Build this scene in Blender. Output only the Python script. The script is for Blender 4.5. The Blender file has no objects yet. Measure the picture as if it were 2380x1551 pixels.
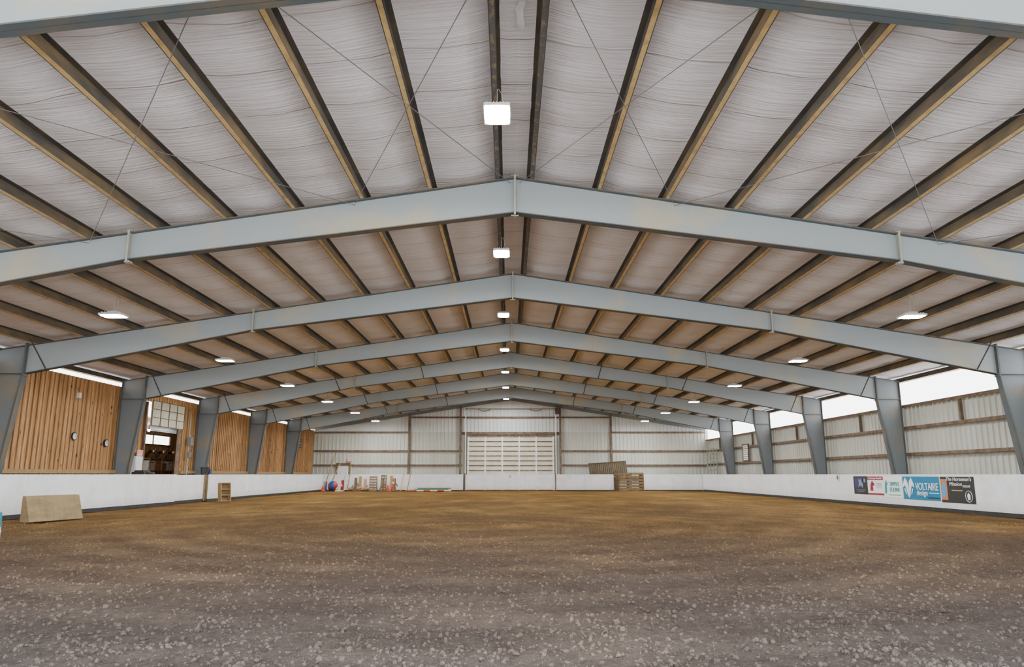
import bpy, math, random, bmesh
from mathutils import Vector, Matrix, noise
random.seed(7)
C=bpy.context.scene.collection
SL=0.154; RZ=7.5
def zt(x): return RZ-SL*abs(x)
# ------------------------------------------------------------ materials
def nodes(name):
    m=bpy.data.materials.new(name); m.use_nodes=True
    nt=m.node_tree; b=nt.nodes["Principled BSDF"]
    return m,nt,b
def N(nt,t,props=None,**inp):
    n=nt.nodes.new(t)
    for k,v in (props or {}).items(): setattr(n,k,v)
    for k,v in inp.items():
        k=k.replace("_"," ")
        s=n.inputs[k]
        if hasattr(v,"is_output"): nt.links.new(v,s)
        else: s.default_value=v
    return n
def c4(c): return (c[0],c[1],c[2],1)
def ramp(nt,fac,stops):
    r=nt.nodes.new("ShaderNodeValToRGB"); nt.links.new(fac,r.inputs[0])
    e=r.color_ramp.elements
    while len(e)<len(stops): e.new(.5)
    for i,(p,c) in enumerate(stops):
        e[i].position=p; e[i].color=c4(c)
    return r.outputs[0]
def coords(nt,scale=(1,1,1),world=False):
    if world:
        o=N(nt,"ShaderNodeNewGeometry").outputs["Position"]
    else:
        o=N(nt,"ShaderNodeTexCoord").outputs["Object"]
    mp=N(nt,"ShaderNodeMapping"); mp.inputs["Scale"].default_value=scale
    nt.links.new(o,mp.inputs["Vector"]); return mp.outputs[0]
def math_(nt,op,a,b=0.0,c=None):
    n=nt.nodes.new("ShaderNodeMath"); n.operation=op
    for i,v in enumerate((a,b) if c is None else (a,b,c)):
        if hasattr(v,"is_output"): nt.links.new(v,n.inputs[i])
        else: n.inputs[i].default_value=v
    return n.outputs[0]
def mixc(nt,f,a,b,mode='MIX'):
    n=nt.nodes.new("ShaderNodeMix"); n.data_type='RGBA'; n.blend_type=mode
    for s,v in ((n.inputs[0],f),(n.inputs[6],a),(n.inputs[7],b)):
        if hasattr(v,"is_output"): nt.links.new(v,s)
        elif isinstance(v,(tuple,list)): s.default_value=c4(v)
        else: s.default_value=v
    return n.outputs[2]
def bump(nt,b,h,strength=.3,dist=.02):
    n=N(nt,"ShaderNodeBump",Strength=strength,Distance=dist,Height=h)
    nt.links.new(n.outputs[0],b.inputs["Normal"])
def simple(name,c1,c2=None,scale=3,rough=.6,metal=0,sc=(1,1,1),bmp=0,world=True,lo=.4,hi=.65):
    m,nt,b=nodes(name)
    b.inputs["Roughness"].default_value=rough; b.inputs["Metallic"].default_value=metal
    if c2 is None: c2=tuple(x*.8 for x in c1)
    v=coords(nt,sc,world)
    n=N(nt,"ShaderNodeTexNoise",Vector=v,Scale=scale,Detail=6.0,Roughness=.6)
    nt.links.new(ramp(nt,n.outputs[0],[(lo,c1),(hi,c2)]),b.inputs["Base Color"])
    if bmp: bump(nt,b,n.outputs[0],bmp,.01)
    return m
def emis(name,c,s):
    m,nt,b=nodes(name); b.inputs["Base Color"].default_value=c4(c)
    b.inputs["Emission Color"].default_value=c4(c); b.inputs["Emission Strength"].default_value=s
    return m

M={}
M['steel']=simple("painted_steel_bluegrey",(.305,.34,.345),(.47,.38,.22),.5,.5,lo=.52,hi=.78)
M['steeldark']=simple("painted_steel_grey_shaded",(.16,.18,.19),(.27,.21,.13),.9,.55,lo=.5,hi=.76)  # darker copy of the frame paint: column shade put into the colour
M['flange']=simple("flange_steel",(.075,.09,.095),(.16,.12,.07),1.0,.6,lo=.45,hi=.75)
M['plate']=simple("splice_plate_primer",(.38,.36,.27),(.30,.31,.28),4,.6)
M['purdark']=simple("purlin_web",(.045,.042,.04),(.10,.075,.05),2.0,.7,sc=(1,.5,1),lo=.42,hi=.65)
M['purmid']=simple("purlin_web_dust_bounce",(.075,.068,.058),(.23,.16,.08),1.6,.75,sc=(1,.4,1),lo=.40,hi=.68)  # outer webs browner: dust, plus warm bounce light put into the colour
M['purtan']=simple("purlin_dusty_tan",(.62,.42,.17),(.38,.26,.12),5,.8,sc=(1,.8,1),lo=.45,hi=.7)
M['purridge']=simple("purlin_flange_grey",(.10,.09,.085),(.34,.24,.12),9,.8,sc=(1,.5,1),lo=.5,hi=.7)
M['rust']=simple("brown_primer_steel",(.11,.065,.04),(.20,.135,.08),3,.7)
M['black']=simple("black_rubber",(.015,.015,.015),(.03,.03,.03),5,.6)
M['cable']=simple("steel_cable",(.16,.155,.15),None,5,.5)
M['white']=simple("white_plastic",(.75,.75,.74),(.65,.65,.64),5,.5)
M['lens']=emis("led_lens",(.96,.98,1),640)
M['bulb']=emis("warm_fill_bulb",(1,.62,.3),90)
M['redsign']=emis("exit_red",(.8,.03,.02),1.0)
M['door']=simple("door_offwhite",(.66,.63,.50),(.56,.53,.40),2,.6)
M['slot']=simple("door_rib_white",(.84,.84,.82),(.74,.74,.7),4,.5)
M['boarddark']=simple("weathered_board",(.25,.18,.09),(.19,.13,.06),2,.85,sc=(1,1,3),bmp=.1)
M['woodlight']=simple("pine",(.38,.25,.11),(.24,.15,.06),3,.75,sc=(5,5,1))
M['red']=simple("red_plastic",(.42,.03,.02),None,5,.4)
M['orange']=simple("orange_cone",(.62,.07,.02),None,5,.5)
M['blue']=simple("blue_plastic",(.02,.07,.24),None,5,.4)
M['teal']=simple("teal_plastic",(.02,.30,.42),None,5,.4)
M['leather']=simple("saddle_leather",(.10,.035,.015),(.05,.02,.01),6,.4)
M['box']=simple("cardboard",(.50,.26,.13),(.42,.20,.10),3,.8)
M['greenmetal']=simple("dull_olive_sheet",(.12,.085,.04),(.07,.05,.025),4,.6)
M['gatemetal']=simple("brown_slats",(.20,.125,.05),(.10,.06,.028),6,.6)

# white kick boards with scuffs
m,nt,b=nodes("white_kick_board"); v=coords(nt,(1,1,1),True)
n1=N(nt,"ShaderNodeTexNoise",Vector=v,Scale=1.3,Detail=8.0,Roughness=.7)
n2=N(nt,"ShaderNodeTexNoise",Vector=coords(nt,(2,2,9),True),Scale=2.5,Detail=8.0,Roughness=.75)
col=ramp(nt,n1.outputs[0],[(.35,(.84,.85,.86)),(.75,(.68,.68,.66))])
sep=N(nt,"ShaderNodeSeparateXYZ",Vector=N(nt,"ShaderNodeNewGeometry").outputs["Position"])
low=N(nt,"ShaderNodeMapRange",Value=sep.outputs[2],**{"From_Min":0.0,"From_Max":.45,"To_Min":1.0,"To_Max":0.0})
sc=math_(nt,'MULTIPLY',low.outputs[0],n2.outputs[0])
col=mixc(nt,math_(nt,'MULTIPLY',sc,.8),col,(.35,.27,.18))
scr=ramp(nt,n2.outputs[0],[(.66,(0,0,0)),(.72,(1,1,1))])
col=mixc(nt,math_(nt,'MULTIPLY',scr,.5),col,(.3,.27,.22))
nt.links.new(col,b.inputs["Base Color"]); b.inputs["Roughness"].default_value=.6
M['kick']=m

# ceiling vinyl
m,nt,b=nodes("vinyl_insulation")
w1=N(nt,"ShaderNodeTexNoise",Vector=coords(nt,(.6,13,1),True),Scale=1.5,Detail=5.0,Roughness=.55,Distortion=.4)
w2=N(nt,"ShaderNodeTexNoise",Vector=coords(nt,(.6,.25,1),True),Scale=1.0,Detail=4.0,Roughness=.5)
col=ramp(nt,w2.outputs[0],[(.3,(.89,.86,.88)),(.7,(.79,.745,.75))])
w3=ramp(nt,w1.outputs[0],[(.38,(.89,.88,.875)),(.58,(1,1,1))])  # wrinkles darkened: crease shade put into the colour
col=mixc(nt,.8,col,w3,'MULTIPLY')
sep=N(nt,"ShaderNodeSeparateXYZ",Vector=N(nt,"ShaderNodeNewGeometry").outputs["Position"])
wob=N(nt,"ShaderNodeTexNoise",Vector=coords(nt,(.5,.2,1),True),Scale=1.0,Detail=2.0)
yy=math_(nt,'ADD',sep.outputs[1],math_(nt,'MULTIPLY',wob.outputs[0],.6))
fr=math_(nt,'FRACT',math_(nt,'DIVIDE',yy,1.27))
seam=ramp(nt,fr,[(0,(0,0,0)),(.965,(0,0,0)),(.98,(1,1,1)),(1,(0,0,0))])
col=mixc(nt,math_(nt,'MULTIPLY',seam,.5),col,(.28,.23,.2))
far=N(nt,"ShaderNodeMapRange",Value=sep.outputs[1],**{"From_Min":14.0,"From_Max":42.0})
col=mixc(nt,math_(nt,'MULTIPLY',far.outputs[0],.35),col,(.60,.53,.47))  # far bays browner: dust, plus lamp light put into the colour
nt.links.new(col,b.inputs["Base Color"]); b.inputs["Roughness"].default_value=.75
b.inputs["Specular IOR Level"].default_value=.25
h=math_(nt,'ADD',w1.outputs[0],math_(nt,'MULTIPLY',seam,.4))
bump(nt,b,h,.6,.045); M['ceil']=m

M['corr']=simple("cream_metal_sheet",(.57,.575,.50),(.47,.465,.38),.7,.45,sc=(1,1,.3),lo=.35,hi=.75)
M['corrw']=simple("white_metal_sheet",(.66,.68,.65),(.58,.58,.54),.7,.45,sc=(1,1,.4),lo=.35,hi=.75)

# cedar boards
m,nt,b=nodes("cedar_boards")
g=N(nt,"ShaderNodeNewGeometry"); sep=N(nt,"ShaderNodeSeparateXYZ",Vector=g.outputs["Position"])
yn=math_(nt,'DIVIDE',math_(nt,'SUBTRACT',sep.outputs[1],-.5),.26)
idx=math_(nt,'FLOOR',yn)
wn=N(nt,"ShaderNodeTexWhiteNoise",{"noise_dimensions":'1D'},W=idx)
gr=N(nt,"ShaderNodeTexNoise",Vector=coords(nt,(8,8,.6),True),Scale=2.2,Detail=6.0,Distortion=1.0)
kn=N(nt,"ShaderNodeTexVoronoi",Vector=coords(nt,(1,3.85,1.8),True),Scale=1.0)
col=ramp(nt,wn.outputs[0],[(0,(.40,.205,.075)),(.5,(.53,.30,.125)),(1,(.31,.155,.055))])
col=mixc(nt,.7,col,ramp(nt,gr.outputs[0],[(.35,(.5,.45,.4)),(.6,(1.15,1.15,1.15))]),'MULTIPLY')
col=mixc(nt,ramp(nt,kn.outputs[0],[(.08,(1,1,1)),(.15,(0,0,0))]),col,(.09,.035,.012))
nt.links.new(col,b.inputs["Base Color"]); b.inputs["Roughness"].default_value=.7; M['cedar']=m
M['cedargap']=simple("cedar_shadow_gap",(.10,.045,.018),None,4,.9)

# dirt
def dirtmat(name,gain):
    m,nt,b=nodes(name); P=coords(nt,(1,1,1),True)
    sep=N(nt,"ShaderNodeSeparateXYZ",Vector=P)
    big=N(nt,"ShaderNodeTexNoise",Vector=P,Scale=.25,Detail=3.0,Roughness=.5)
    med=N(nt,"ShaderNodeTexNoise",Vector=P,Scale=8.0,Detail=12.0,Roughness=.78)
    fine=N(nt,"ShaderNodeTexNoise",Vector=P,Scale=48.0,Detail=10.0,Roughness=.75)
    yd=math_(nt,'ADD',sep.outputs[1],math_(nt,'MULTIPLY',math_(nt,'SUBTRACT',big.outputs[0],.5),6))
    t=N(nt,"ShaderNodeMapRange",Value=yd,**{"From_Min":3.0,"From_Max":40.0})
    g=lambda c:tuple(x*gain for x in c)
    base=ramp(nt,t.outputs[0],[(0,g((.315,.285,.275))),(.10,g((.25,.205,.18))),(.22,g((.235,.165,.115))),(.42,g((.275,.165,.065))),(1,g((.36,.205,.055)))])  # grey near, golden far: cool daylight and warm lamplight put into soil colour
    bl=ramp(nt,big.outputs[0],[(.32,(.84,.83,.84)),(.65,(1.12,1.11,1.09))])
    col=mixc(nt,.8,base,bl,'MULTIPLY')
    n0=N(nt,"ShaderNodeTexNoise",Vector=coords(nt,(.10,.10,1),True),Scale=1.0,Detail=1.0)
    for (cx,cy,fq,lo,am) in ((-1,19,5.2,.38,.8),(16,34,4.0,.45,.7),(-26,40,3.2,.45,.7)):
        dx=math_(nt,'SUBTRACT',sep.outputs[0],cx); dy=math_(nt,'SUBTRACT',sep.outputs[1],cy)
        r=math_(nt,'SQRT',math_(nt,'ADD',math_(nt,'MULTIPLY',dx,dx),math_(nt,'MULTIPLY',dy,dy)))
        s=math_(nt,'SINE',math_(nt,'ADD',math_(nt,'MULTIPLY',r,fq),math_(nt,'MULTIPLY',n0.outputs[0],3)))
        k=ramp(nt,math_(nt,'ADD',math_(nt,'MULTIPLY',s,.2),math_(nt,'MULTIPLY',big.outputs[0],1.0)),[(lo,(.88,.87,.86)),(lo+.35,(1.13,1.13,1.11))])
        col=mixc(nt,am,col,k,'MULTIPLY')
    col=mixc(nt,.65,col,ramp(nt,med.outputs[0],[(.36,(.5,.49,.48)),(.62,(1.3,1.29,1.27))]),'MULTIPLY')
    col=mixc(nt,.6,col,ramp(nt,fine.outputs[0],[(.38,(.5,.5,.5)),(.62,(1.35,1.35,1.35))]),'MULTIPLY')
    nt.links.new(col,b.inputs["Base Color"]); b.inputs["Roughness"].default_value=.95
    b.inputs["Specular IOR Level"].default_value=.1
    v1=N(nt,"ShaderNodeTexVoronoi",{"feature":'SMOOTH_F1'},Vector=P,Scale=18.0)
    v2=N(nt,"ShaderNodeTexVoronoi",{"feature":'SMOOTH_F1'},Vector=P,Scale=42.0)
    h=math_(nt,'ADD',math_(nt,'MULTIPLY',v1.outputs[0],-.8),math_(nt,'MULTIPLY',v2.outputs[0],-.5))
    h=math_(nt,'ADD',h,math_(nt,'MULTIPLY',med.outputs[0],1.5))
    h=math_(nt,'ADD',h,math_(nt,'MULTIPLY',fine.outputs[0],.6))
    bump(nt,b,h,1.0,.10 if gain==1 else .015); return m
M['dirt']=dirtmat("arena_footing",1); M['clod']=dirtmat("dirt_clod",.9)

# ------------------------------------------------------------ mesh builder
class MB:
    def __init__(s): s.v=[];s.f=[];s.m=[]
    def add(s,vs,fs,mi=0):
        o=len(s.v); s.v+= [tuple(p) for p in vs]
        for f in fs: s.f.append([i+o for i in f]); s.m.append(mi)
    def box(s,c,d,mi=0,R=None):
        vs=[]
        for x in (-.5,.5):
            for y in (-.5,.5):
                for z in (-.5,.5):
                    p=Vector((x*d[0],y*d[1],z*d[2]))
                    if R: p=R@p
                    vs.append(p+Vector(c))
        s.add(vs,[(0,1,3,2),(4,6,7,5),(0,4,5,1),(2,3,7,6),(0,2,6,4),(1,5,7,3)],mi)
    def prism(s,poly,axis,a,b,mi=0):
        n=len(poly)
        def P(p,t):
            return {'x':(t,p[0],p[1]),'y':(p[0],t,p[1]),'z':(p[0],p[1],t)}[axis]
        vs=[P(p,a) for p in poly]+[P(p,b) for p in poly]
        fs=[tuple(range(n)),tuple(range(2*n-1,n-1,-1))]+[(i,(i+1)%n,n+(i+1)%n,n+i) for i in range(n)]
        s.add(vs,fs,mi)
    def strip(s,p,q,t,y0,y1,mi=0):
        d=Vector((q[0]-p[0],q[1]-p[1])).normalized(); n=Vector((-d.y,d.x))*t
        s.prism([(p[0],p[1]),(q[0],q[1]),(q[0]+n.x,q[1]+n.y),(p[0]+n.x,p[1]+n.y)],'y',y0,y1,mi)
    def cyl(s,p,q,r,n=10,mi=0,r2=None,caps=True):
        p=Vector(p);q=Vector(q);d=(q-p).normalized(); r2=r if r2 is None else r2
        a=d.orthogonal().normalized(); b2=d.cross(a)
        vs=[]
        for c,rr in ((p,r),(q,r2)):
            for i in range(n):
                t=2*math.pi*i/n; vs.append(c+a*math.cos(t)*rr+b2*math.sin(t)*rr)
        fs=[(i,(i+1)%n,n+(i+1)%n,n+i) for i in range(n)]
        if caps: fs+=[tuple(range(n-1,-1,-1)),tuple(range(n,2*n))]
        s.add(vs,fs,mi)
    def sphere(s,c,r,nu=16,nv=10,mi=0,sc=(1,1,1),mf=None):
        vs=[]
        for j in range(nv+1):
            for i in range(nu):
                a=math.pi*j/nv; t=2*math.pi*i/nu
                vs.append((c[0]+r*sc[0]*math.sin(a)*math.cos(t),c[1]+r*sc[1]*math.sin(a)*math.sin(t),c[2]+r*sc[2]*math.cos(a)))
        o=len(s.v); s.v+=vs
        for j in range(nv):
            for i in range(nu):
                s.f.append([o+j*nu+i,o+j*nu+(i+1)%nu,o+(j+1)*nu+(i+1)%nu,o+(j+1)*nu+i]); s.m.append(mf(i,j) if mf else mi)
    def mesh(s,name,mats,smooth=False,fix=True):
        me=bpy.data.meshes.new(name); me.from_pydata(s.v,[],s.f)
        for k in mats: me.materials.append(M[k])
        for p,mi in zip(me.polygons,s.m): p.material_index=mi; p.use_smooth=smooth
        me.validate(); me.update()
        if fix:
            bm=bmesh.new(); bm.from_mesh(me); bmesh.ops.recalc_face_normals(bm,faces=bm.faces[:]); bm.to_mesh(me); bm.free()
        return me
    def obj(s,name,mats,parent=None,smooth=False,loc=None,fix=True,**kw):
        return mk(name,s.mesh(name,mats,smooth,fix),parent,loc,**kw)
def mk(name,data,parent=None,loc=None,label=None,cat=None,group=None,kind=None,rot=None):
    o=bpy.data.objects.new(name,data); C.objects.link(o)
    if loc is not None: o.location=loc
    if rot is not None: o.rotation_euler=rot
    if parent: o.parent=parent
    if label: o["label"]=label
    if cat: o["category"]=cat
    if group: o["group"]=group
    if kind: o["kind"]=kind
    return o
def empty(name,loc,**kw):
    o=mk(name,None,loc=loc,**kw); o.empty_display_size=.2; return o
RX=lambda a:Matrix.Rotation(a,3,'X')
RY=lambda a:Matrix.Rotation(a,3,'Y')

FY=[7.2+7.62*i for i in range(7)]
YE=FY[6]+7.62
Y0=-.5
YW=FY[1]    # side walls modelled from the second frame on
# ------------------------------------------------------------ floor
mb=MB()
xs=[-21+i*.12 for i in range(318)]; ys=[]; y=Y0
while y<YE+.3:
    ys.append(y); y+= .05 if 4<y<14 else (.1 if y<30 else .25)
def fz(x,y):
    z=.025*noise.noise(Vector((x*.8,y*.8,0)))+.018*noise.noise(Vector((x*2.3,y*2.3,3)))
    r=math.hypot(x+1,(y-19))
    if 4<r<15: z+=.014*math.sin(r*10)*max(0,noise.noise(Vector((x*.25,y*.25,9)))+.4)
    if y<30: z+=.02*noise.noise(Vector((x*5,y*5,1)))+.014*noise.noise(Vector((x*11,y*11,1)))
    if y<11:
        for cx in (1.0,3.4):
            d=abs(x-cx-.45*(8-y))
            if d<.28: z+=-.015+.02*math.sin(y*26+ (6 if x>cx+.45*(8-y) else -6)*d)
    return z-.035
vs=[(x,y,fz(x,y)) for y in ys for x in xs]
nx=len(xs)
fs=[(j*nx+i,j*nx+i+1,(j+1)*nx+i+1,(j+1)*nx+i) for j in range(len(ys)-1) for i in range(nx-1)]
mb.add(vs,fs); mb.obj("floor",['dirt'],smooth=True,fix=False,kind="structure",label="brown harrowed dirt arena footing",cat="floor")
bm=bmesh.new(); bmesh.ops.create_icosphere(bm,subdivisions=1,radius=1); IV=[v.co.copy() for v in bm.verts]; IF=[[v.index for v in f.verts] for f in bm.faces]; bm.free()
mb=MB()
for k in range(70000):
    y=4.6+16*random.random()**1.5; x=random.uniform(-1,1)*(.78*y+.5)
    if abs(x)>14.2 or (x<-9 and 13.3<y<14.3): continue
    if noise.noise(Vector((x*.9,y*.9,5)))<random.uniform(-.9,.35): continue
    r=(.004+.018*random.random()**5)*(1+.015*y)
    R=Matrix.Rotation(random.random()*6,3,'Z')@Matrix.Rotation(random.random()*6,3,'X')
    sx,sy,sz=[random.uniform(.65,1.3) for _ in range(3)]
    c=Vector((x,y,fz(x,y)+r*.15))
    q=random.random
    mb.add([R@Vector((v.x*sx*r*(.75+.5*q()),v.y*sy*r*(.75+.5*q()),v.z*sz*r*(.75+.5*q())))+c for v in IV],IF)
mb.obj("dirt_clods",['clod'],fix=False,kind="stuff",label="loose grey-brown clods of dirt on the arena footing",cat="dirt")

# ------------------------------------------------------------ purlins
PX=[.32+1.44*k for k in range(11)]
def purl(sg,web,tan):
    mb=MB(); a=math.atan(SL); R=lambda x,z:(sg*(x*math.cos(a)+z*math.sin(a)), -x*math.sin(a)+z*math.cos(a))
    y0,y1=Y0,YE-.05
    mb.prism([R(-.006,.0),R(.006,.0),R(.006,.2),R(-.006,.2)],'y',y0,y1,0)
    mb.prism([R(.006,.0),R(.080,.0),R(.080,.01),R(.006,.01)],'y',y0,y1,1)
    mb.prism([R(.081,.0),R(.093,.0),R(.093,.035),R(.081,.035)],'y',y0,y1,2)  # dark lip: its shadow is put into the colour
    mb.prism([R(-.09,.19),R(-.006,.19),R(-.006,.2),R(-.09,.2)],'y',y0,y1,2)
    return mb.mesh("roof_purlin",[web,tan,'purdark'])
for sg in (-1,1):
    mes=(purl(sg,'purdark','purridge'),purl(sg,'purdark','purtan'),purl(sg,'purmid','purtan'))
    for i,x in enumerate(PX):
        mk("roof_purlin",mes[0 if i==0 else 1 if i==1 else 2],loc=(sg*x,0,zt(x)+.003),label="long dusty tan and grey steel roof purlin" if i else "dark grey steel purlin beside the roof ridge",cat="beam",group="roof purlins")
    mb=MB(); mb.box((0,(Y0+YE)/2,0),(.12,YE-Y0-.1,.17),0); mb.box((-sg*.0,(Y0+YE)/2,-.09),(.2,YE-Y0-.1,.01),1)
    mb.obj("eave_strut",['purdark','purtan'],loc=(sg*16.12,0,zt(16.1)+.05),label="dusty steel strut running along the open eave",cat="beam",group="eave struts")

# ------------------------------------------------------------ ceiling
mb=MB()
ys=[Y0+.127*i for i in range(int((YE-Y0)/.127)+2)]
ed=PX+[16.3]
for sg in (-1,1):
    xx=[0,.16,.32]
    for a,b_ in zip(ed[:-1],ed[1:]):
        xx+=[a+(b_-a)*k/7 for k in range(1,8)]
    vs=[]
    for y in ys:
        for x in xx:
            if x<.32: t=x/.64+.5
            else:
                k=min(int((x-.32)/1.44+1e-6),10); w=(ed[k+1]-ed[k]); t=(x-ed[k])/w
                if t>1: t=1
            s=max(0,math.sin(math.pi*min(max(t,0),1)))
            n=noise.noise(Vector((sg*x*.7+40,y*.5,0)))
            sag=s*(.045+.035*n)
            sag+=s*.028*abs(math.sin(math.pi*(y+.25*n)/1.27))
            sag+=s*.012*noise.noise(Vector((sg*x*.9,y*4,7)))
            vs.append((sg*x,min(y,YE),zt(x)+.215-sag))
    n=len(xx)
    mb.add(vs,[(j*n+i,j*n+i+1,(j+1)*n+i+1,(j+1)*n+i) for j in range(len(ys)-1) for i in range(n-1)])
mb.obj("ceiling",['ceil'],smooth=True,kind="structure",label="sagging white vinyl insulation under the roof",cat="ceiling")
mb=MB()
pts=[(.03+.02*math.sin(k*2),8.3+.16*k,7.585+.015*math.sin(k*1.7)) for k in range(9)]
vs=[]
for k,(x,y,z) in enumerate(pts): vs+=[(x-.05-.02*math.sin(k*3),y,z),(x+.05,y,z-.02)]
fs=[(2*i,2*i+1,2*i+3,2*i+2) for i in range(8)]
o0=len(vs); vs+=[(-.16,8.55,7.55),(-.15,8.5,7.5)]; fs+=[(2,3,o0+1,o0)]
mb.add(vs,fs)
mb.obj("torn_insulation_flap",['white'],label="torn strip of white insulation facing hanging at the ridge",cat="insulation")

# ------------------------------------------------------------ frames
JX=8.1
def bt(x): return zt(x)-(.8-(.2*x/JX) if x<JX else .6+.3*(x-JX)/(15.05-JX))
def halfframe(sg):
    X=lambda p:(sg*p[0],p[1])
    out=[]
    def S(mb,p,q,t,y0,y1,mi):
        if sg<0: mb.strip(X(q),X(p),t,y0,y1,mi)
        else: mb.strip(p,q,t,y0,y1,mi)
    hw=.11
    ktop=zt(15.05); kb=ktop-.9
    mb=MB()
    poly=[(16,-.05),(15.62,-.05),(15.05,kb),(15.05,ktop),(16,zt(16))]
    mb.prism([X(p) for p in poly],'y',-.008,.008,0)
    mb.box((sg*15.99,0,zt(16)/2),(.02,2*hw,zt(16)),1)
    S(mb,(15.62,-.05),(15.05,kb),.02,-hw,hw,1)
    mb.box((sg*15.52,0,kb+.01),(.92,2*hw,.02),1)
    S(mb,(15.05,ktop-.021),(16,zt(16)-.021),.02,-hw,hw,1)
    mb.box((sg*15.8,0,.0),(.5,.3,.05),1)
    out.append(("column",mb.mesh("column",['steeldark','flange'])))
    mb=MB()
    poly=[(0.0,zt(0)),(15.03,zt(15.03)),(15.03,bt(15.03)),(JX,bt(JX)),(0,bt(0))]
    mb.prism([X(p) for p in poly],'y',-.008,.008,0)
    S(mb,(0.0,zt(0)-.02),(15.03,zt(15.03)-.02),.02,-hw,hw,1)
    S(mb,(0,bt(0)),(JX,bt(JX)),.02,-hw,hw,1); S(mb,(JX,bt(JX)),(15.03,bt(15.03)),.02,-hw,hw,1)
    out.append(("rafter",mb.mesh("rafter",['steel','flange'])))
    mb=MB()
    mb.box((sg*JX,0,(zt(JX)+bt(JX))/2),(.04,2*hw+.02,.68),0)
    for k in (-.34,.34):
        mb.box((sg*JX,-.03,(zt(JX)+bt(JX))/2+k),(.11,.12,.03),0)
    out.append(("splice_plate",mb.mesh("splice_plate",['plate'])))
    mb=MB()
    mb.box((sg*15.04,0,(ktop+kb)/2),(.05,2*hw+.02,1.02),0)
    out.append(("knee_plate",mb.mesh("knee_plate",['flange'])))
    return out
HF={sg:halfframe(sg) for sg in (-1,1)}
mbp=MB(); mbp.box((0,0,(7.5+6.7)/2),(.04,.25,.9),0); mbp.cyl((-.08,-.05,7.55),(.08,-.05,7.55),.015); mbp.cyl((-.08,-.05,6.65),(.08,-.05,6.65),.015)
RP=mbp.mesh("ridge_plate",['plate'])
def bracemesh(x,sg):
    mb=MB(); mb.cyl((sg*x,-.02,bt(x)+.03),(sg*(x+.12),-.75,zt(x+.12)+.0),.022,6,0)
    return mb.mesh("flange_brace",['purdark'])
BR={(x,sg):bracemesh(x,sg) for x in (4.52,8.85,14.4) for sg in (-1,1)}
for i,fy in enumerate(FY):
    e=empty("steel_frame",(0,fy,0),label="blue-grey painted steel portal frame with tapered columns",cat="steel frame",group="portal frames")
    for sg in (-1,1):
        for nm,me in HF[sg]: mk(nm,me,parent=e)
        for x in ((4.52,8.85,14.4) if i>=4 else (14.4,)):
            mk("flange_brace",BR[(x,sg)],parent=e)
    mk("ridge_plate",RP,parent=e)

for a,b_ in (((0,0),(3.3,1)),((3.3,0),(0,1)),((3.3,0),(8.85,1)),((8.85,0),(3.3,1)),((8.85,0),(14.6,1)),((14.6,0),(8.85,1))):
    for sg in (-1,1):
        mb=MB(); dz=-.05 if a[0]<b_[0] else -.09
        p=(sg*(a[0]+.1),FY[a[1]]+.02,zt(a[0]+.1)+dz); q=(sg*(b_[0]+.1),FY[b_[1]]-.02,zt(b_[0]+.1)+dz)
        mb.cyl(p,q,.0065,6)
        mb.obj("bracing_cable",['cable'],label="thin steel bracing cable strung under the purlins",cat="cable",group="roof bracing cables")

# ------------------------------------------------------------ LED lights
def led(w,l):
    b1=MB(); b1.box((0,0,.035),(w,l,.05))
    for k in range(-3,4): b1.box((k*w/8,0,.075),(.012,l*.9,.04))
    b1.box((0,0,.11),(w*.4,.16,.05))
    b2=MB(); r=.09; W=w/2-.015; L=l/2-.015
    poly=[]
    for cx,cy,a0 in ((W-r,L-r,0),(-W+r,L-r,90),(-W+r,-L+r,180),(W-r,-L+r,270)):
        for k in range(5):
            a=math.radians(a0+k*22.5); poly.append((cx+r*math.cos(a),cy+r*math.sin(a)))
    b2.prism(poly,'z',.002,.0098)
    return b1.mesh("led_housing",['white']),b2.mesh("led_lens",['lens'])
def cord(h):
    mb=MB(); mb.cyl((0,0,.12),(0,0,h),.006,6)
    pts=[(.07*math.sin(t*math.pi)+.02,0,.13+(h-.13)*t) for t in [i/10 for i in range(11)]]
    for p,q in zip(pts[:-1],pts[1:]): mb.cyl(p,q,.005,5)
    return mb.mesh("hanging_cord",['plate'])
LA=led(.42,.66); LB=led(.58,.42)
for i in range(7):
    yc=FY[i]+3.81
    for x,L in ((-.32,LA),(-10.4,LB),(10.4,LB)):
        if x!=-.32 and i==0: continue
        z=zt(x)-(.47 if x==-.32 else .62)
        e=empty("led_light",(x,yc,z),label="rectangular white LED high-bay light hanging from a purlin, switched on",cat="ceiling light",group="arena LED lights")
        mk("led_housing",L[0],parent=e); mk("led_lens",L[1],parent=e); mk("hanging_cord",cord(zt(x)-z),parent=e)

# ------------------------------------------------------------ walls
def ribprofile(a,b_,pitch=.305,d=.055):
    pts=[];t=a
    while t<b_:
        for dt,dd in ((0,0),(.21,0),(.225,d),(.285,d),(.30,0)):
            if t+dt<=b_: pts.append((t+dt,dd))
        t+=pitch
    pts.append((b_,0)); return pts
mb=MB(); pr=ribprofile(YW,YE)
vs=[]
for (y,d) in pr: vs+=[(16.27-d,y,-.05),(16.27-d,y,4.03)]
mb.add(vs,[(2*i,2*i+2,2*i+3,2*i+1) for i in range(len(pr)-1)]); mb.obj("wall_right",['corr'],kind="structure",label="cream corrugated metal side wall open at the eave",cat="wall")
for z,h in ((2.1,.11),(3.15,.11),(4.03,.11),(1.0,.09)):
    mb=MB(); mb.box((16.12,(YW+YE)/2,z),(.18,YE-YW-.1,.012)); mb.box((16.035,(YW+YE)/2,z-h/2),(.012,YE-YW-.1,h))
    mb.obj("wall_girt",['rust'],label="brown steel girt running along the metal wall",cat="girt",group="wall girts")
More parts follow.
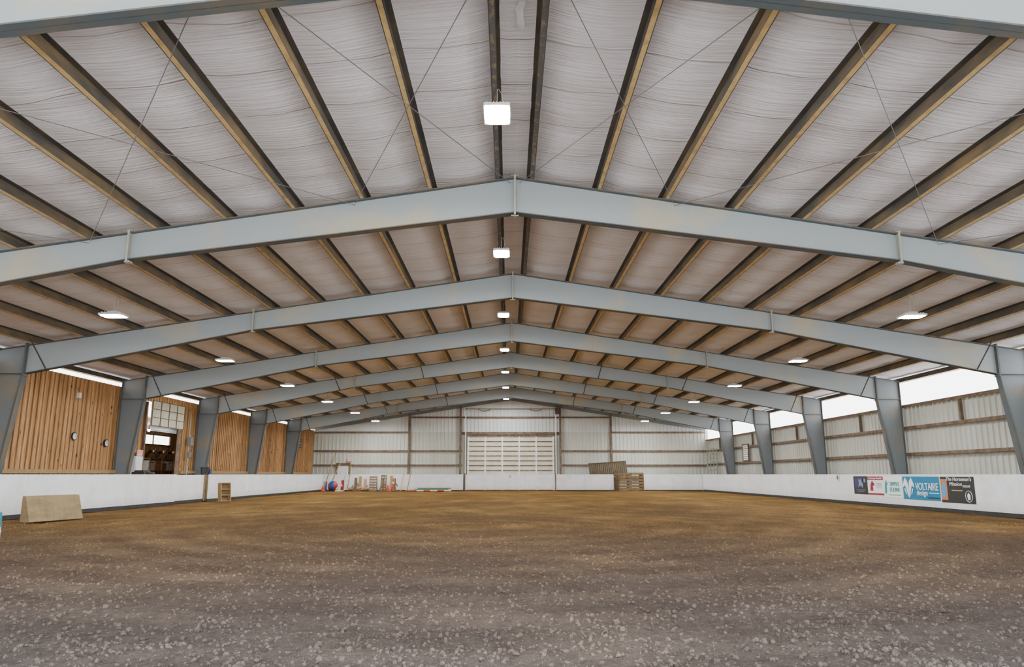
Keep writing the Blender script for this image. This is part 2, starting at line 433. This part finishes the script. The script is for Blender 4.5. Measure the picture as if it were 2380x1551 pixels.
for i in range(2,7):
    mb=MB(); mb.box((16.12,FY[i]+3.81,3.6),(.1,.1,.86)); mb.obj("girt_post",['rust'],label="short brown steel post under the eave opening",cat="post",group="girt posts")
mb=MB()
def boards(y0,y1,z0,z1):
    t=y0
    while t<y1-.01:
        off=random.uniform(0,.012); e=min(t+.26,y1)
        for a,c,d,mi in ((t,t+.013,-.01,1),(t+.013,t+.167,off,0),(t+.167,t+.18,-.01,1),(t+.18,t+.25,.045,0)):
            a=min(a,e);c=min(c,e)
            if c-a>.002: mb.box((-16.12+d-.02,(a+c)/2,(z0+z1)/2),(.04,c-a,z1-z0),mi)
        mb.box((-16.16,(t+e)/2,(z0+z1)/2),(.03,e-t,z1-z0),1)
        t+=.26
boards(YW,32.3,-.05,4.8); boards(32.3,35.7,4.45,4.8); boards(35.7,YE,-.05,4.8)
mb.obj("wall_left",['cedar','cedargap'],kind="structure",label="cedar board-and-batten side wall",cat="wall")
mb=MB(); mb.box((-16.0,(YW+32)/2,1.35),(.12,32-YW,.14)); mb.obj("trim_1",['woodlight'],kind="structure")
mb=MB(); mb.box((-16.0,48,1.35),(.12,24,.14)); mb.obj("trim_2",['woodlight'],kind="structure")
for y in (32.25,35.75):
    mb=MB(); mb.box((-16.05,y,2.2),(.16,.12,4.4)); mb.obj("trim_3" if y<33 else "trim_4",['rust'],kind="structure")
mb=MB(); pr=ribprofile(-16.25,16.25)
vs=[]
for (x,d) in pr: vs+=[(x,YE-d,-.05),(x,YE-d,4.66)]
mb.add(vs,[(2*i,2*i+2,2*i+3,2*i+1) for i in range(len(pr)-1)],0)
vs=[]
for (x,d) in pr: vs+=[(x,YE-.0-d,4.66),(x,YE-.0-d,zt(x)+.2)]
mb.add(vs,[(2*i,2*i+2,2*i+3,2*i+1) for i in range(len(pr)-1)],1)
mb.obj("wall_back",['corr','corrw'],kind="structure",label="corrugated metal gable end wall",cat="wall")
for z,x0,x1 in ((3.17,-16,-3.9),(3.17,4.2,16),(2.03,-16,-3.9),(2.03,4.2,16),(4.68,-16,-8.3),(4.68,8.2,16),(5.9,-8.3,8.3),(4.6,-4,4.2),(1.0,-16,-3.9),(1.0,4.2,16)):
    mb=MB(); mb.box(((x0+x1)/2,YE-.12,z),(x1-x0,.1,.012)); mb.box(((x0+x1)/2,YE-.17,z-.05),(x1-x0,.012,.13 if z!=4.6 else .22))
    mb.obj("wall_girt",['rust'],label="brown steel girt across the end wall",cat="girt",group="wall girts")
for x in (-8.25,-4.05,4.1,8.25):
    mb=MB(); h=zt(x)-.1
    mb.box((x,YE-.24,h/2),(.012,.18,h)); mb.box((x,YE-.33,h/2),(.15,.012,h)); mb.box((x,YE-.18,h/2),(.15,.012,h))
    mb.obj("end_wall_post",['rust'],label="brown steel I-section post on the end wall",cat="post",group="end wall posts")
for sg in (-1,1):
    mb=MB()
    mb.prism([(0,zt(0)),(sg*16,zt(16)),(sg*16,zt(16)-.25),(0,zt(0)-.25)],'y',YE-.16,YE-.07,0)
    mb.obj("end_rafter",['steeldark'],label="blue-grey steel rafter along the gable wall",cat="beam",group="gable rafters")
e=empty("door_1",(0.05,YE-.36,0),kind="structure",label="large off-white sectional overhead door",cat="door")
mb=MB()
for r in range(11): mb.box((0,0,.2+r*.385),(7.1,.04,.37),0)
mb.obj("door_panel",['door'],parent=e)
mb=MB()
for k in range(6): mb.box((-3.45+k*1.38,-.05,2.13),(.12,.05,4.25),0)
mb.obj("door_stile",['slot'],parent=e)
mb=MB()
for r in range(12): mb.box((0,-.03,.02+r*.385),(7.1,.03,.08),0)
mb.obj("door_rail",['rust'],parent=e)
for sg in (-1,1):
    mb=MB(); mb.box((sg*3.68,0,3.0),(.08,.1,6.0)); mb.obj("door_track",['slot'],parent=e)
mb=MB(); mb.cyl((-3.6,-.1,4.45),(3.6,-.1,4.45),.06,8); mb.obj("door_shaft",['rust'],parent=e)
mb=MB(); mb.box((0,YE-.3,6.55),(7.4,.05,.05))
for k in (-2.6,1.6):
    for j in range(8):
        t0=j/8;t1=(j+1)/8
        mb.cyl((k+t0,YE-.33,6.5-.14*math.sin(math.pi*t0)),(k+t1,YE-.33,6.5-.14*math.sin(math.pi*t1)),.03,6)
mb.obj("hanging_rope_rail",['rust'],label="dark rail with hanging looped straps on the gable wall",cat="rail")
mb=MB(); mb.box((3.85,YE-.55,6.35),(.35,.3,.5)); mb.box((3.85,YE-.75,6.2),(.25,.15,.15)); mb.box((3.85,YE-.38,6.7),(.05,.1,.4)); mb.obj("wall_speaker",['leather'],label="dark brown box speaker mounted high on the end wall",cat="speaker")
e=empty("door_2",(-13.55,YE-.1,0),kind="structure",label="white metal exit door",cat="door")
mb=MB(); mb.box((0,-.03,1.02),(.9,.05,2.04)); mb.obj("door_panel",['white'],parent=e)
mb=MB()
for sg in (-1,1): mb.box((sg*.5,-.04,1.05),(.09,.1,2.1))
mb.box((0,-.04,2.12),(1.09,.1,.09)); mb.obj("door_frame",['rust'],parent=e)
mb=MB(); mb.cyl((.36,-.12,1.0),(.36,-.05,1.0),.03); mb.obj("door_handle",['black'],parent=e)

# ------------------------------------------------------------ text helper
def text(s,size,mat,mtx,parent=None,name="sign_lettering",ext=.004,bold=0,label=None,shear=0,width=None):
    cu=bpy.data.curves.new(name,'FONT'); cu.body=s; cu.size=size; cu.extrude=ext; cu.align_x='CENTER'; cu.align_y='CENTER'; cu.offset=bold; cu.shear=shear
    tmp=bpy.data.objects.new("tmp",cu); C.objects.link(tmp)
    dg=bpy.context.evaluated_depsgraph_get(); dg.update()
    me=bpy.data.meshes.new_from_object(tmp.evaluated_get(dg)); bpy.data.objects.remove(tmp)
    me.materials.clear(); me.materials.append(M[mat])
    if width:
        X=[v.co.x for v in me.vertices]; k=width/(max(X)-min(X))
        for v in me.vertices: v.co.x*=k
    o=mk(name,me,parent=parent); o.matrix_local=mtx
    if label: o["label"]=label
    return o
def facing(ax,loc):
    cols={'-x':((0,-1,0),(0,0,1),(-1,0,0)),'+x':((0,1,0),(0,0,1),(1,0,0)),'-y':((1,0,0),(0,0,1),(0,-1,0))}[ax]
    return Matrix([[cols[c][r] for c in range(3)]+[loc[r]] for r in range(3)]+[[0,0,0,1]])
for n,c in (('t_white',(.85,.85,.85)),('t_blue',(.0,.17,.32)),('t_black',(.02,.02,.02)),('t_teal',(.0,.30,.27)),('t_red',(.30,.01,.03)),('t_gold',(.6,.4,.1)),('t_navy',(.03,.04,.12)),('t_grey',(.25,.25,.27)),('t_sky',(.08,.28,.55)),('t_brown',(.45,.18,.06))):
    M[n]=simple(n,c,c,3,.5)
def exitsign(loc,ax):
    e=empty("exit_sign",loc,label="white exit sign with red EXIT lettering",cat="exit sign",group="exit signs")
    mb=MB()
    if ax=='-y': mb.box((0,0,0),(.42,.05,.24))
    else: mb.box((0,0,0),(.05,.42,.24))
    mb.obj("sign_box",['white'],parent=e)
    off=(0,-.03,0) if ax=='-y' else (.03,0,0)
    text("EXIT",.2,'redsign',facing(ax,off),parent=e,bold=.006)
exitsign((-13.0,YE-.2,2.4),'-y'); exitsign((-15.9,31.75,2.15),'+x')

# ------------------------------------------------------------ kick walls
def kick(y0,y1,x,side,n=None,label="white painted plywood kick wall panel run"):
    mb=MB(); L=y1-y0; n=n or max(1,round(L/2.44)); w=L/n
    for k in range(n):
        mb.box((x,y0+w*(k+.5),.675),(.03,w-.008,1.15),0)
    mb.box((x+side*.06,(y0+y1)/2,.62),(.09,L-.04,1.2),1)
    mb.box((x+side*.03,(y0+y1)/2,.045),(.06,L,.14),2)
    return mb.obj("kick_wall",['kick','boarddark','black'],label=label,cat="kick wall",group="arena kick walls")
kick(0,32.3,-14.5,-1); kick(35.8,57.9,-14.5,-1); kick(0,57.9,15.0,1)
def kickx(x0,x1,y,h=1.25,n=None,nm="kick_wall",label="white painted plywood kick wall across the arena end"):
    mb=MB(); L=x1-x0; n=n or max(1,round(L/2.44)); w=L/n
    for k in range(n): mb.box((x0+w*(k+.5),y,.06+(h-.06)/2),(w-.012,.03,h-.06),0)
    mb.box((x0+L/2,y+.06,h/2),(L,.08,h-.04),1); mb.box((x0+L/2,y+.03,.045),(L,.05,.1),2)
    return mb.obj(nm,['kick','boarddark','black'],label=label,cat="kick wall",group="arena kick walls")
kickx(-14.5,-3.65,58.0); kickx(3.6,8.05,58.0); kickx(10.2,15.0,58.0)
e=empty("arena_gate",(0,58.0,0),label="wide white plywood gate before the overhead door",cat="gate")
mb=MB()
for k in range(3): mb.box((-2.33+k*2.33,0,.65),(2.31,.04,1.16),0)
mb.obj("gate_panel",['kick'],parent=e)
mb=MB()
for x in (-3.52,3.52): mb.box((x,-.02,.67),(.07,.08,1.34),0)
mb.obj("gate_post",['rust'],parent=e)
text("C",.24,'t_black',facing('-y',(0,-.03,1.08)),parent=e,bold=.005)
e=empty("arena_letter",(14.96,34.1,1.1),label="small white board with black dressage letter",cat="sign",group="dressage letters")
mb=MB(); mb.box((0,0,0),(.02,.3,.3)); mb.obj("letter_board",['white'],parent=e)
text("B",.24,'t_black',facing('-x',(-.015,0,0)),parent=e,bold=.005)
e=empty("arena_gate",(-14.6,34.05,0),label="scuffed white side gate between kick walls",cat="gate")
mb=MB(); mb.box((-.1,0,.66),(.04,3.4,1.12),0); mb.obj("gate_panel",['kick'],parent=e)
mb=MB()
for y in (-1.66,1.66): mb.box((-.03,y,.63),(.05,.03,1.24),0)
mb.obj("gate_post",['boarddark'],parent=e)
mb=MB(); mb.box((-.08,0,.05),(.06,3.3,.12),0); mb.obj("gate_sweep",['black'],parent=e)

# ------------------------------------------------------------ banners
def banner(y0,y1,z0,z1,mat,label):
    e=empty("banner",(14.975,(y0+y1)/2,(z0+z1)/2),label=label,cat="banner",group="sponsor banners")
    mb=MB(); mb.box((0,0,0),(.008,y1-y0-.02,z1-z0),0); mb.obj("banner_sheet",[mat],parent=e); return e
def patch(e,u,z,w,h,mat,name="banner_print",pts=None):
    mb=MB()
    if pts: mb.prism([(-(u+p[0]),z+p[1]) for p in pts],'x',-.014,-.008,0)
    else: mb.box((-.007,-u,z),(.006,w,h),0)
    return mb.obj(name,[mat],parent=e)
T=lambda u,z:facing('-x',(-.016,-u,z))
e=banner(31.35,32.6,.42,1.17,'t_black',"black banner with a rider photograph")
patch(e,-.1,.1,.8,.4,'t_navy'); patch(e,0,0,0,0,'t_grey',"rider_print",[(-.2,-.1),(-.1,.1),(-.15,.25),(0,.2),(.05,.3),(.12,.15),(.25,.05),(.2,-.12),(.1,-.02),(-.1,-.02)])
patch(e,.35,.2,.25,.15,'t_sky'); patch(e,0,-.2,.8,.02,'t_grey'); patch(e,0,-.27,.6,.02,'t_grey')
e=banner(30.0,31.33,.40,1.17,'t_white',"white banner with dark red header and horse emblem")
patch(e,0,.31,1.3,.13,'t_red'); patch(e,0,-.33,1.3,.07,'t_red')
text("Veterinary Hospital",.1,'t_white',T(0,.31),parent=e,width=1.1)
patch(e,0,0,0,0,'t_red',"horse_emblem",[(-.45,-.2),(-.4,.05),(-.25,.22),(-.18,.14),(-.05,.08),(-.12,.0),(-.22,.02),(-.2,-.2)])
patch(e,.3,0,.5,.03,'t_grey'); patch(e,.3,-.08,.5,.02,'t_grey'); patch(e,.3,.08,.4,.03,'t_red')
e=banner(28.6,29.98,.35,1.16,'t_white',"white banner with teal SIMPLE EQUINE lettering")
text("SIMPLE",.22,'t_teal',T(.15,.12),parent=e,width=.72); text("EQUINE",.22,'t_teal',T(.15,-.1),parent=e,width=.72)
patch(e,0,0,0,0,'t_teal',"horse_emblem",[(-.62,-.25),(-.6,.05),(-.5,.28),(-.42,.2),(-.36,.1),(-.45,.08),(-.48,-.25)])
patch(e,.1,-.3,.9,.03,'t_teal')
e=banner(26.1,28.55,.33,1.17,'t_blue',"deep teal blue banner with white VOLTAIRE design lettering and horse emblem")
text("VOLTAIRE",.36,'t_white',T(.42,.05),parent=e,bold=.002,width=1.45)
text("design",.28,'t_white',T(.10,-.17),parent=e,width=.7)
patch(e,.85,-.16,.6,.03,'t_white'); patch(e,.8,-.33,.7,.04,'t_black')
# two arched horse heads back to back, with curling manes
for sg in (-1,1):
    patch(e,-.80,0,0,0,'t_white',"horse_emblem",[(sg*a,b_) for a,b_ in ((.01,-.36),(.07,-.30),(.12,-.14),(.17,-.02),(.21,.06),(.26,.10),(.30,.07),(.34,.02),(.38,.05),(.37,.13),(.31,.24),(.24,.33),(.21,.39),(.17,.33),(.10,.28),(.04,.16),(.02,.0))])
    patch(e,-.80,0,0,0,'t_white',"horse_emblem",[(sg*a,b_) for a,b_ in ((.15,-.26),(.22,-.20),(.27,-.10),(.30,-.02),(.25,-.02),(.20,-.10))])
e=banner(24.15,26.05,.30,1.17,'t_black',"dark banner with white lettering beside an orange-brown rider picture")
patch(e,-.74,.0,.38,.7,'t_brown'); patch(e,-.74,0,0,0,'t_sky',"rider_print",[(-.12,-.25),(-.15,.05),(-.05,.2),(.05,.28),(.1,.15),(.14,-.05),(.05,-.26)])
text("The Horseman's",.17,'t_white',T(.12,.35),parent=e,shear=.2,width=1.4); text("Mission",.17,'t_white',T(-.05,.19),parent=e,shear=.2,width=.7)
text("PODCAST",.10,'t_white',T(.55,.12),parent=e,width=.4)
patch(e,.0,-.02,.6,.025,'t_gold')
mb=MB()
for k in range(24):
    a=2*math.pi*k/24;b_=2*math.pi*(k+1)/24
    mb.cyl((-.01,-.62+.18*math.cos(a),-.2+.18*math.sin(a)),(-.01,-.62+.18*math.cos(b_),-.2+.18*math.sin(b_)),.009,5)
mb.prism([(-.62+.05,-.32),(-.62-.06,-.30),(-.62-.07,-.16),(-.62+.02,-.08),(-.62+.09,-.18)],'x',-.012,-.004)
mb.obj("round_emblem",['t_white'],parent=e)

# ------------------------------------------------------------ left side things
def clock(y,z):
    e=empty("wall_clock",(-16.07,y,z),label="round black-rimmed clock on the cedar wall",cat="clock",group="wall clocks")
    mb=MB(); mb.cyl((0,0,0),(.05,0,0),.15,24); mb.obj("clock_rim",['black'],parent=e)
    mb=MB(); mb.cyl((.045,0,0),(.056,0,0),.115,24); mb.obj("clock_face",['white'],parent=e)
    mb=MB(); mb.box((.06,0,.04),(.006,.012,.09)); mb.box((.06,.03,0),(.006,.07,.012)); mb.obj("clock_hand",['black'],parent=e)
clock(27.1,2.62); clock(29.3,2.46)
mb=MB(); mb.box((-16.03,27.1,4.12),(.1,.13,.2)); mb.box((-15.97,27.1,4.06),(.03,.09,.06)); mb.obj("wall_sensor",['white'],label="small white sensor box high on the cedar wall",cat="sensor")
mb=MB(); mb.box((-15.85,31.4,1.0),(.25,.6,2.0)); mb.box((-15.71,31.4,1.0),(.02,.52,1.85)); mb.box((-15.69,31.6,1.1),(.02,.03,.12)); mb.obj("utility_cabinet",['white'],label="tall white utility cabinet beside the tack room doorway",cat="cabinet")
e=empty("door_3",(-15.85,34.0,3.35),kind="structure",label="half-raised cream sectional door",cat="door")
mb=MB()
for r in range(3): mb.box((0,0,.185+r*.37),(.04,3.3,.36))
mb.obj("door_panel",['door'],parent=e)
mb=MB()
for k in range(5): mb.box((.03,-1.62+k*.81,.55),(.03,.05,1.1))
for r in range(4): mb.box((.03,0,.02+r*.365),(.025,3.3,.03))
mb.obj("door_stile",['gatemetal'],parent=e)
e=empty("electrical_panel",(-15.9,36.5,0),label="grey electrical boxes and conduit on a post",cat="electrical panel")
mb=MB(); mb.cyl((0,0,0),(0,0,4.2),.03,8); mb.cyl((0,.12,1.3),(0,.12,3.2),.02,8); mb.obj("conduit",['plate'],parent=e)
mb=MB(); mb.box((.06,.05,2.85),(.16,.3,.4)); mb.box((.06,.05,2.2),(.12,.22,.25)); mb.obj("switch_box",['steeldark'],parent=e)
mb=MB(); mb.box((-14.9,30.2,1.3),(.5,.9,.1)); mb.box((-14.9,30.1,1.38),(.35,.6,.07)); mb.box((-14.6,30.2,1.31),(.04,.5,.05)); mb.box((-14.9,30.2,.62),(.4,.7,1.24)); mb.obj("stereo_stand",['black'],label="black stereo on a stand behind the kick wall",cat="stereo")
e=empty("tool_caddy",(-15.1,37.0,0),label="stand holding dark bucket and navy can behind the kick wall",cat="stand")
mb=MB(); mb.box((0,0,.62),(.5,1.2,1.2)); mb.obj("stand_box",['boarddark'],parent=e)
mb=MB(); mb.cyl((0,-.25,1.23),(0,-.25,1.6),.16,14,0,.2); mb.obj("bucket",['black'],parent=e)
mb=MB(); mb.box((0,.25,1.36),(.2,.25,.28)); mb.cyl((0,.25,1.5),(0,.25,1.62),.03); mb.obj("fuel_can",['t_navy'],parent=e)
mb=MB()
mb.box((-16.0,56.2,3.6),(.06,1.2,.9),0)
for k in range(7): mb.box((-15.95,56.2,3.25+k*.12),(.05,1.1,.03),1,RY(.6))
mb.obj("wall_vent",['boarddark','black'],label="dark louvred vent on the cedar wall",cat="vent")
e=empty("mounting_ramp",(-12.62,20.9,0),label="weathered tan wooden plank ramp block on the footing",cat="ramp",rot=(0,0,math.radians(-11)))
R=RY(-.30)
mb=MB()
for k in range(9): mb.box(R@Vector((0,-.84+k*.21,.35)),(.03,.206,.70),0,R)
mb.obj("plank_face",['boarddark'],parent=e)
for y in (-.93,.93):
    mb=MB(); mb.prism([(-.02,0),(-.22,.66),(-.28,.66),(-.28,0)],'y',y-.015,y+.015)
    mb.obj("side_panel",['boarddark'],parent=e)
mb=MB(); mb.box((-.28,0,.35),(.03,1.86,.66)); mb.obj("back_panel",['woodlight'],parent=e)
e=empty("wooden_crate",(-13.3,35.0,0),label="small open wooden step crate standing by the kick wall",cat="crate",rot=(0,0,math.radians(-35)))
R=RY(-.12)
def bx(mb,c,d,mi=0): mb.box(R@Vector(c),d,mi,R)
mb=MB()
for y in (-.25,.25): bx(mb,(-.1,y,.44),(.24,.035,.88))
for z in (.03,.3,.57,.86): bx(mb,(-.1,0,z),(.24,.5,.035))
mb.obj("crate_frame",['woodlight'],parent=e)
mb=MB(); bx(mb,(-.21,0,.44),(.02,.5,.86)); mb.obj("crate_back",['boarddark'],parent=e)
e=empty("plastic_drum",(-9.66,13.8,0),label="turquoise and white plastic drum",cat="drum")
mb=MB()
prof=[(.2,0),(.24,.04),(.24,.2),(.25,.22),(.24,.24),(.24,.3)]
for (a,z0),(b_,z1) in zip(prof[:-1],prof[1:]): mb.cyl((0,0,z0),(0,0,z1),a,24,0,b_,z0==0)
mb.obj("drum_body",['white'],parent=e)
mb=MB(); mb.cyl((0,0,.3),(0,0,.56),.24,24,0,.23); mb.cyl((0,0,.56),(0,0,.62),.2,24,0,.17); mb.obj("drum_lid",['teal'],parent=e)

# tack room
mb=MB()
for a in ((-20.5,31.5,40.2),(-20.5,44.5,48)):
    mb.box((a[0],(a[1]+a[2])/2,1.85),(.1,a[2]-a[1],3.7))
mb.box((-20.5,42.35,1.45),(.1,4.3,2.9)); mb.box((-20.5,42.35,3.6),(.1,4.3,.2))
mb.obj("wall_tack_room",['cedar'],kind="structure")
mb=MB(); mb.box((-18.4,48,1.85),(4.3,.1,3.7)); mb.obj("wall_tack_room_end",['cedar'],kind="structure")
mb=MB(); mb.box((-18.4,39.8,3.75),(4.4,16.6,.06)); mb.obj("ceiling_tack_room",['corrw'],kind="structure")
mb=MB()
for y in (40.2,42.3,44.4): mb.box((-20.44,y,3.2),(.06,.07,.62))
for z in (2.92,3.48): mb.box((-20.44,42.3,z),(.06,4.3,.07))
mb.obj("window_1",['rust'],kind="structure")
e=empty("fill_bulb",(-18.4,37.5,3.45),label="added warm fill bulb in the tack room",cat="lamp")  # unseen bulb added to light the room warmly
mb=MB(); mb.cyl((0,0,.05),(0,0,.27),.012,6); mb.cyl((0,0,.05),(0,0,.12),.035,10); mb.obj("lamp_cord",['black'],parent=e)
mb=MB(); mb.sphere((0,0,0),.07,14,10); mb.obj("bulb",['bulb'],parent=e,smooth=True)
e=empty("storage_shelf",(-19.8,42.3,0),label="wooden storage shelf in the tack room",cat="shelf")
mb=MB()
for z in (.1,.75,1.45,2.1): mb.box((0,0,z),(.7,4.4,.05))
mb.obj("shelf_board",['woodlight'],parent=e)
mb=MB()
for y in (-2.15,-.7,.7,2.15):
    for x in (-.32,.32): mb.box((x,y,1.06),(.06,.06,2.12))
mb.obj("shelf_post",['woodlight'],parent=e)
for k in range(6):
    h=random.uniform(.35,.55)
    mb=MB(); mb.box((0,0,h/2),(.55,.6,h),0); mb.box((.28,0,h*.8),(.01,.15,.05),1); mb.box((0,0,h+.005),(.56,.08,.01),1)
    mb.obj("storage_box",['box' if k%3 else 'white','leather'],loc=(-19.8,40.5+k*.72,1.476),label="cardboard storage box on the tack room shelf" if k%3 else "white storage box on the tack room shelf",cat="box",group="tack room boxes")
for k in range(3):
    e=empty("saddle",(-19.8,41.0+k*1.2,2.13),label="brown leather riding saddle on the tack room shelf",cat="saddle",group="saddles")
    mb=MB()
    vs=[];nu,nv=14,12
    for j in range(nv+1):
        for i in range(nu+1):
            u=-1+2*i/nu; w=-1+2*j/nv
            z=.3+.16*(w*w)*(1.0 if w>0 else .8)-.32*abs(u)**1.8
            vs.append((u*.3,w*.27*(1-.2*u*u),max(z,.0)))
    mb.add(vs,[(j*(nu+1)+i,j*(nu+1)+i+1,(j+1)*(nu+1)+i+1,(j+1)*(nu+1)+i) for j in range(nv) for i in range(nu)])
    mb.obj("saddle_seat",['leather'],parent=e,smooth=True)
    mb=MB(); mb.cyl((.1,.2,.4),(.1,.24,.52),.035,8,0,.045); mb.obj("saddle_horn",['leather'],parent=e)

# ------------------------------------------------------------ right wall fixtures
e=empty("window_2",(16.0,50.3,2.7),kind="structure",label="small louvred window in the metal wall",cat="window")
mb=MB()
for y in (-.6,.6): mb.box((0,y,0),(.08,.07,1.1))
for z in (-.55,.55): mb.box((0,0,z),(.08,1.27,.07))
mb.obj("window_frame",['rust'],parent=e)
mb=MB()
for k in range(8): mb.box((0,0,-.46+k*.13),(.02,1.14,.1),0,RY(.5))
mb.obj("louvre",['slot'],parent=e)
mb=MB()
for y in (-1.35,-.45,.45,1.35): mb.box((0,y,1.6),(.06,.07,3.3))
for k in range(12): mb.box((0,0,.15+k*.28),(.03,2.75,.06))
mb.obj("slatted_screen",['plate'],loc=(15.85,58.2,0),label="tall slatted tan metal screen standing in the corner",cat="screen")

# ------------------------------------------------------------ clutter at the far end
def pole(p,q,mats,label,r=.05,bands=6):
    mb=MB(); p=Vector(p);q=Vector(q)
    for k in range(bands):
        a=p.lerp(q,k/bands); b_=p.lerp(q,(k+1)/bands); mb.cyl(a,b_,r,10,k%len(mats))
    return mb.obj("jump_pole",mats,label=label,cat="pole",group="jump poles")
mb=MB(); mb.sphere((0,0,.38),.38,24,14,0,(1,1,1),lambda i,j:0 if (i//4)%2 else 1)
mb.obj("horse_ball",['red','blue'],smooth=True,loc=(-13.5,56.9,0),label="large red and blue play ball beside the kick wall",cat="ball")
def cone(x,y,h=.95):
    e=empty("traffic_cone",(x,y,0),label="orange-red traffic cone by the kick wall",cat="traffic cone",group="traffic cones")
    mb=MB(); mb.cyl((0,0,.03),(0,0,h),.15,20,0,.03); mb.obj("cone_body",['orange'],parent=e)
    mb=MB(); mb.box((0,0,.015),(.38,.38,.03)); mb.obj("cone_base",['orange'],parent=e)
    mb=MB(); mb.cyl((0,0,h*.55),(0,0,h*.7),.086,20,0,.068); mb.obj("cone_band",['white'],parent=e)
for x,y,h in ((-8.95,57.2,1.0),(-9.25,56.5,.45),(-14.15,56.6,.45)): cone(x,y,h)
def pallet(x,y,rot,tilt,h=1.1,w=.8):
    e=empty("wooden_pallet",(x,y,0),label="weathered wooden pallet leaning on the kick wall",cat="pallet",group="pallets",rot=(tilt,0,rot))
    mb=MB()
    for k in range(6): mb.box((0,0,.06+k*(h-.1)/5),(w,.02,.12))
    for xx in (-w/2+.04,0,w/2-.04): mb.box((xx,.06,h/2),(.05,.09,h))
    mb.obj("pallet_slats",['gatemetal'],parent=e)
pallet(-10.55,57.5,.1,-.2,1.1,.6); pallet(-9.8,57.55,-.1,-.2,1.2,.45)
for (p,q,ms) in (((-14.3,57.2,.03),(-13.6,57.85,2.9),['woodlight']),((-13.95,57.3,.03),(-13.25,57.9,2.1),['woodlight']),((-12.75,57.4,.03),(-12.6,57.9,1.6),['white']),((-12.5,57.4,.03),(-12.35,57.9,1.9),['woodlight']),((-8.4,57.3,.03),(-8.3,57.9,1.35),['purtan']),((-7.9,57.3,.03),(-7.7,57.9,1.5),['woodlight'])):
    pole(p,q,ms,"slim pole leaning upright against the kick wall",.035)
for k in range(5):
    pole((-7.9+.1*k,56.4-.15*k,.05),(-5.0+.15*k,56.4-.15*k,.05),[['woodlight'],['red','white'],['greenmetal']][k%3],"pole lying on the footing by the end wall")
for k in range(3):
    mb=MB(); mb.box((0,0,.055),(2.6,.2,.05)); mb.box((0,0,.015),(2.5,.1,.03)); mb.obj("loose_board",['woodlight' if k!=1 else 't_teal'],loc=(-6.2+.2*k,57.1+.02*k,.0+.08*k),label="loose painted board stacked on the footing",cat="board",group="loose boards")
for k in range(3):
    x=-12.1+.55*k; mb=MB()
    mb.cyl((-.22,0,.14),(.2,.05,.16+.1*(k%2)),.13,12,0,.1)
    mb.cyl((.0,0,.2),(.12,0,.45),.05,8,0,.03)
    mb.obj("cut_log",['box' if k%2 else 'boarddark'],loc=(x,57.0+.1*(k%2),0),label="short cut log heaped by the kick wall",cat="log",group="cut logs")
for x in (-11.5,-12.75,-9.5,-8.6):
    mb=MB(); h=1.1 if x<-12 else .95
    mb.box((0,0,h/2),(.09,.09,h)); mb.box((0,0,.04),(.6,.08,.08)); mb.box((0,0,.04),(.08,.6,.08)); mb.box((.12,0,.5),(.3,.03,.08),0,RY(.9)); mb.box((-.12,0,.3),(.4,.03,.08),0,RY(-.9))
    mb.obj("jump_standard",['slot' if x<-12 else 'gatemetal'],loc=(x,55.8,0),label="white wooden jump standard by the kick wall" if x<-12 else "brown wooden jump standard by the kick wall",cat="jump standard",group="jump standards")
for x,c,h in ((-14.25,'blue',.7),(-12.95,'red',.8),(-11.95,'gatemetal',1.0),(-11.2,'box',.9),(-9.2,'woodlight',1.15),(-11.6,'woodlight',1.1)):
    mb=MB(); R=RX(-.14)
    mb.box(R@Vector((0,0,h/2)),(.2,.03,h),0,R); mb.box(R@Vector((0,-.025,h*.8)),(.22,.02,.06),0,R)
    mb.obj("painted_plank",[c],loc=(x,57.7,.01),label={"blue":"short blue painted plank","red":"short red painted plank"}.get(c,"short brown wooden plank")+" leaning on the kick wall",cat="plank",group="leaning planks")
for k in range(4):
    mb=MB(); w=1.9;h=1.35
    for x in (-w/2,w/2): mb.box((x,0,h/2),(.09,.05,h))
    mb.box((0,0,h/2),(.07,.03,h))
    for j in range(6): mb.box((0,-.01,.12+j*.235),(w,.03,.16))
    mb.obj("slatted_gate",['gatemetal'],loc=(9.1+.08*k,57.9-.12*k,0),rot=(math.radians(-2),0,math.radians(2*k-3)),label="brown slatted gate panel stood on end",cat="gate",group="slatted gates")
mb=MB(); n=40
vs=[]
for i in range(n+1):
    d=.05 if i%2 else 0
    for z in (0,1.1): vs.append((-1.5+3.0*i/n,d,z))
mb.add(vs,[(2*i,2*i+2,2*i+3,2*i+1) for i in range(n)])
mb.box((0,.03,1.1),(3.02,.1,.05)); mb.box((0,.03,.0),(3.02,.1,.05))
for x in (-1.4,1.4): mb.box((x,.2,.1),(.07,.07,2.2))
mb.obj("corrugated_sheet",['greenmetal'],loc=(7.8,58.9,1.12),rot=(math.radians(-14),math.radians(-4),0),label="olive brown corrugated metal sheet propped behind the kick wall",cat="metal sheet")

# ------------------------------------------------------------ world, camera
w=bpy.data.worlds.new("World"); bpy.context.scene.world=w; w.use_nodes=True
bg=w.node_tree.nodes["Background"]; bg.inputs[0].default_value=(.95,.975,1,1); bg.inputs[1].default_value=6.8
cam=bpy.data.cameras.new("camera"); cam.sensor_width=36; cam.lens=36*1700/2380; cam.clip_end=300
co=bpy.data.objects.new("camera",cam); C.objects.link(co)
th=math.atan(327.5/1700)
co.location=(-.13,0,1.25); co.rotation_euler=(math.pi/2+th,0,-math.atan(8/1700))
bpy.context.scene.camera=co
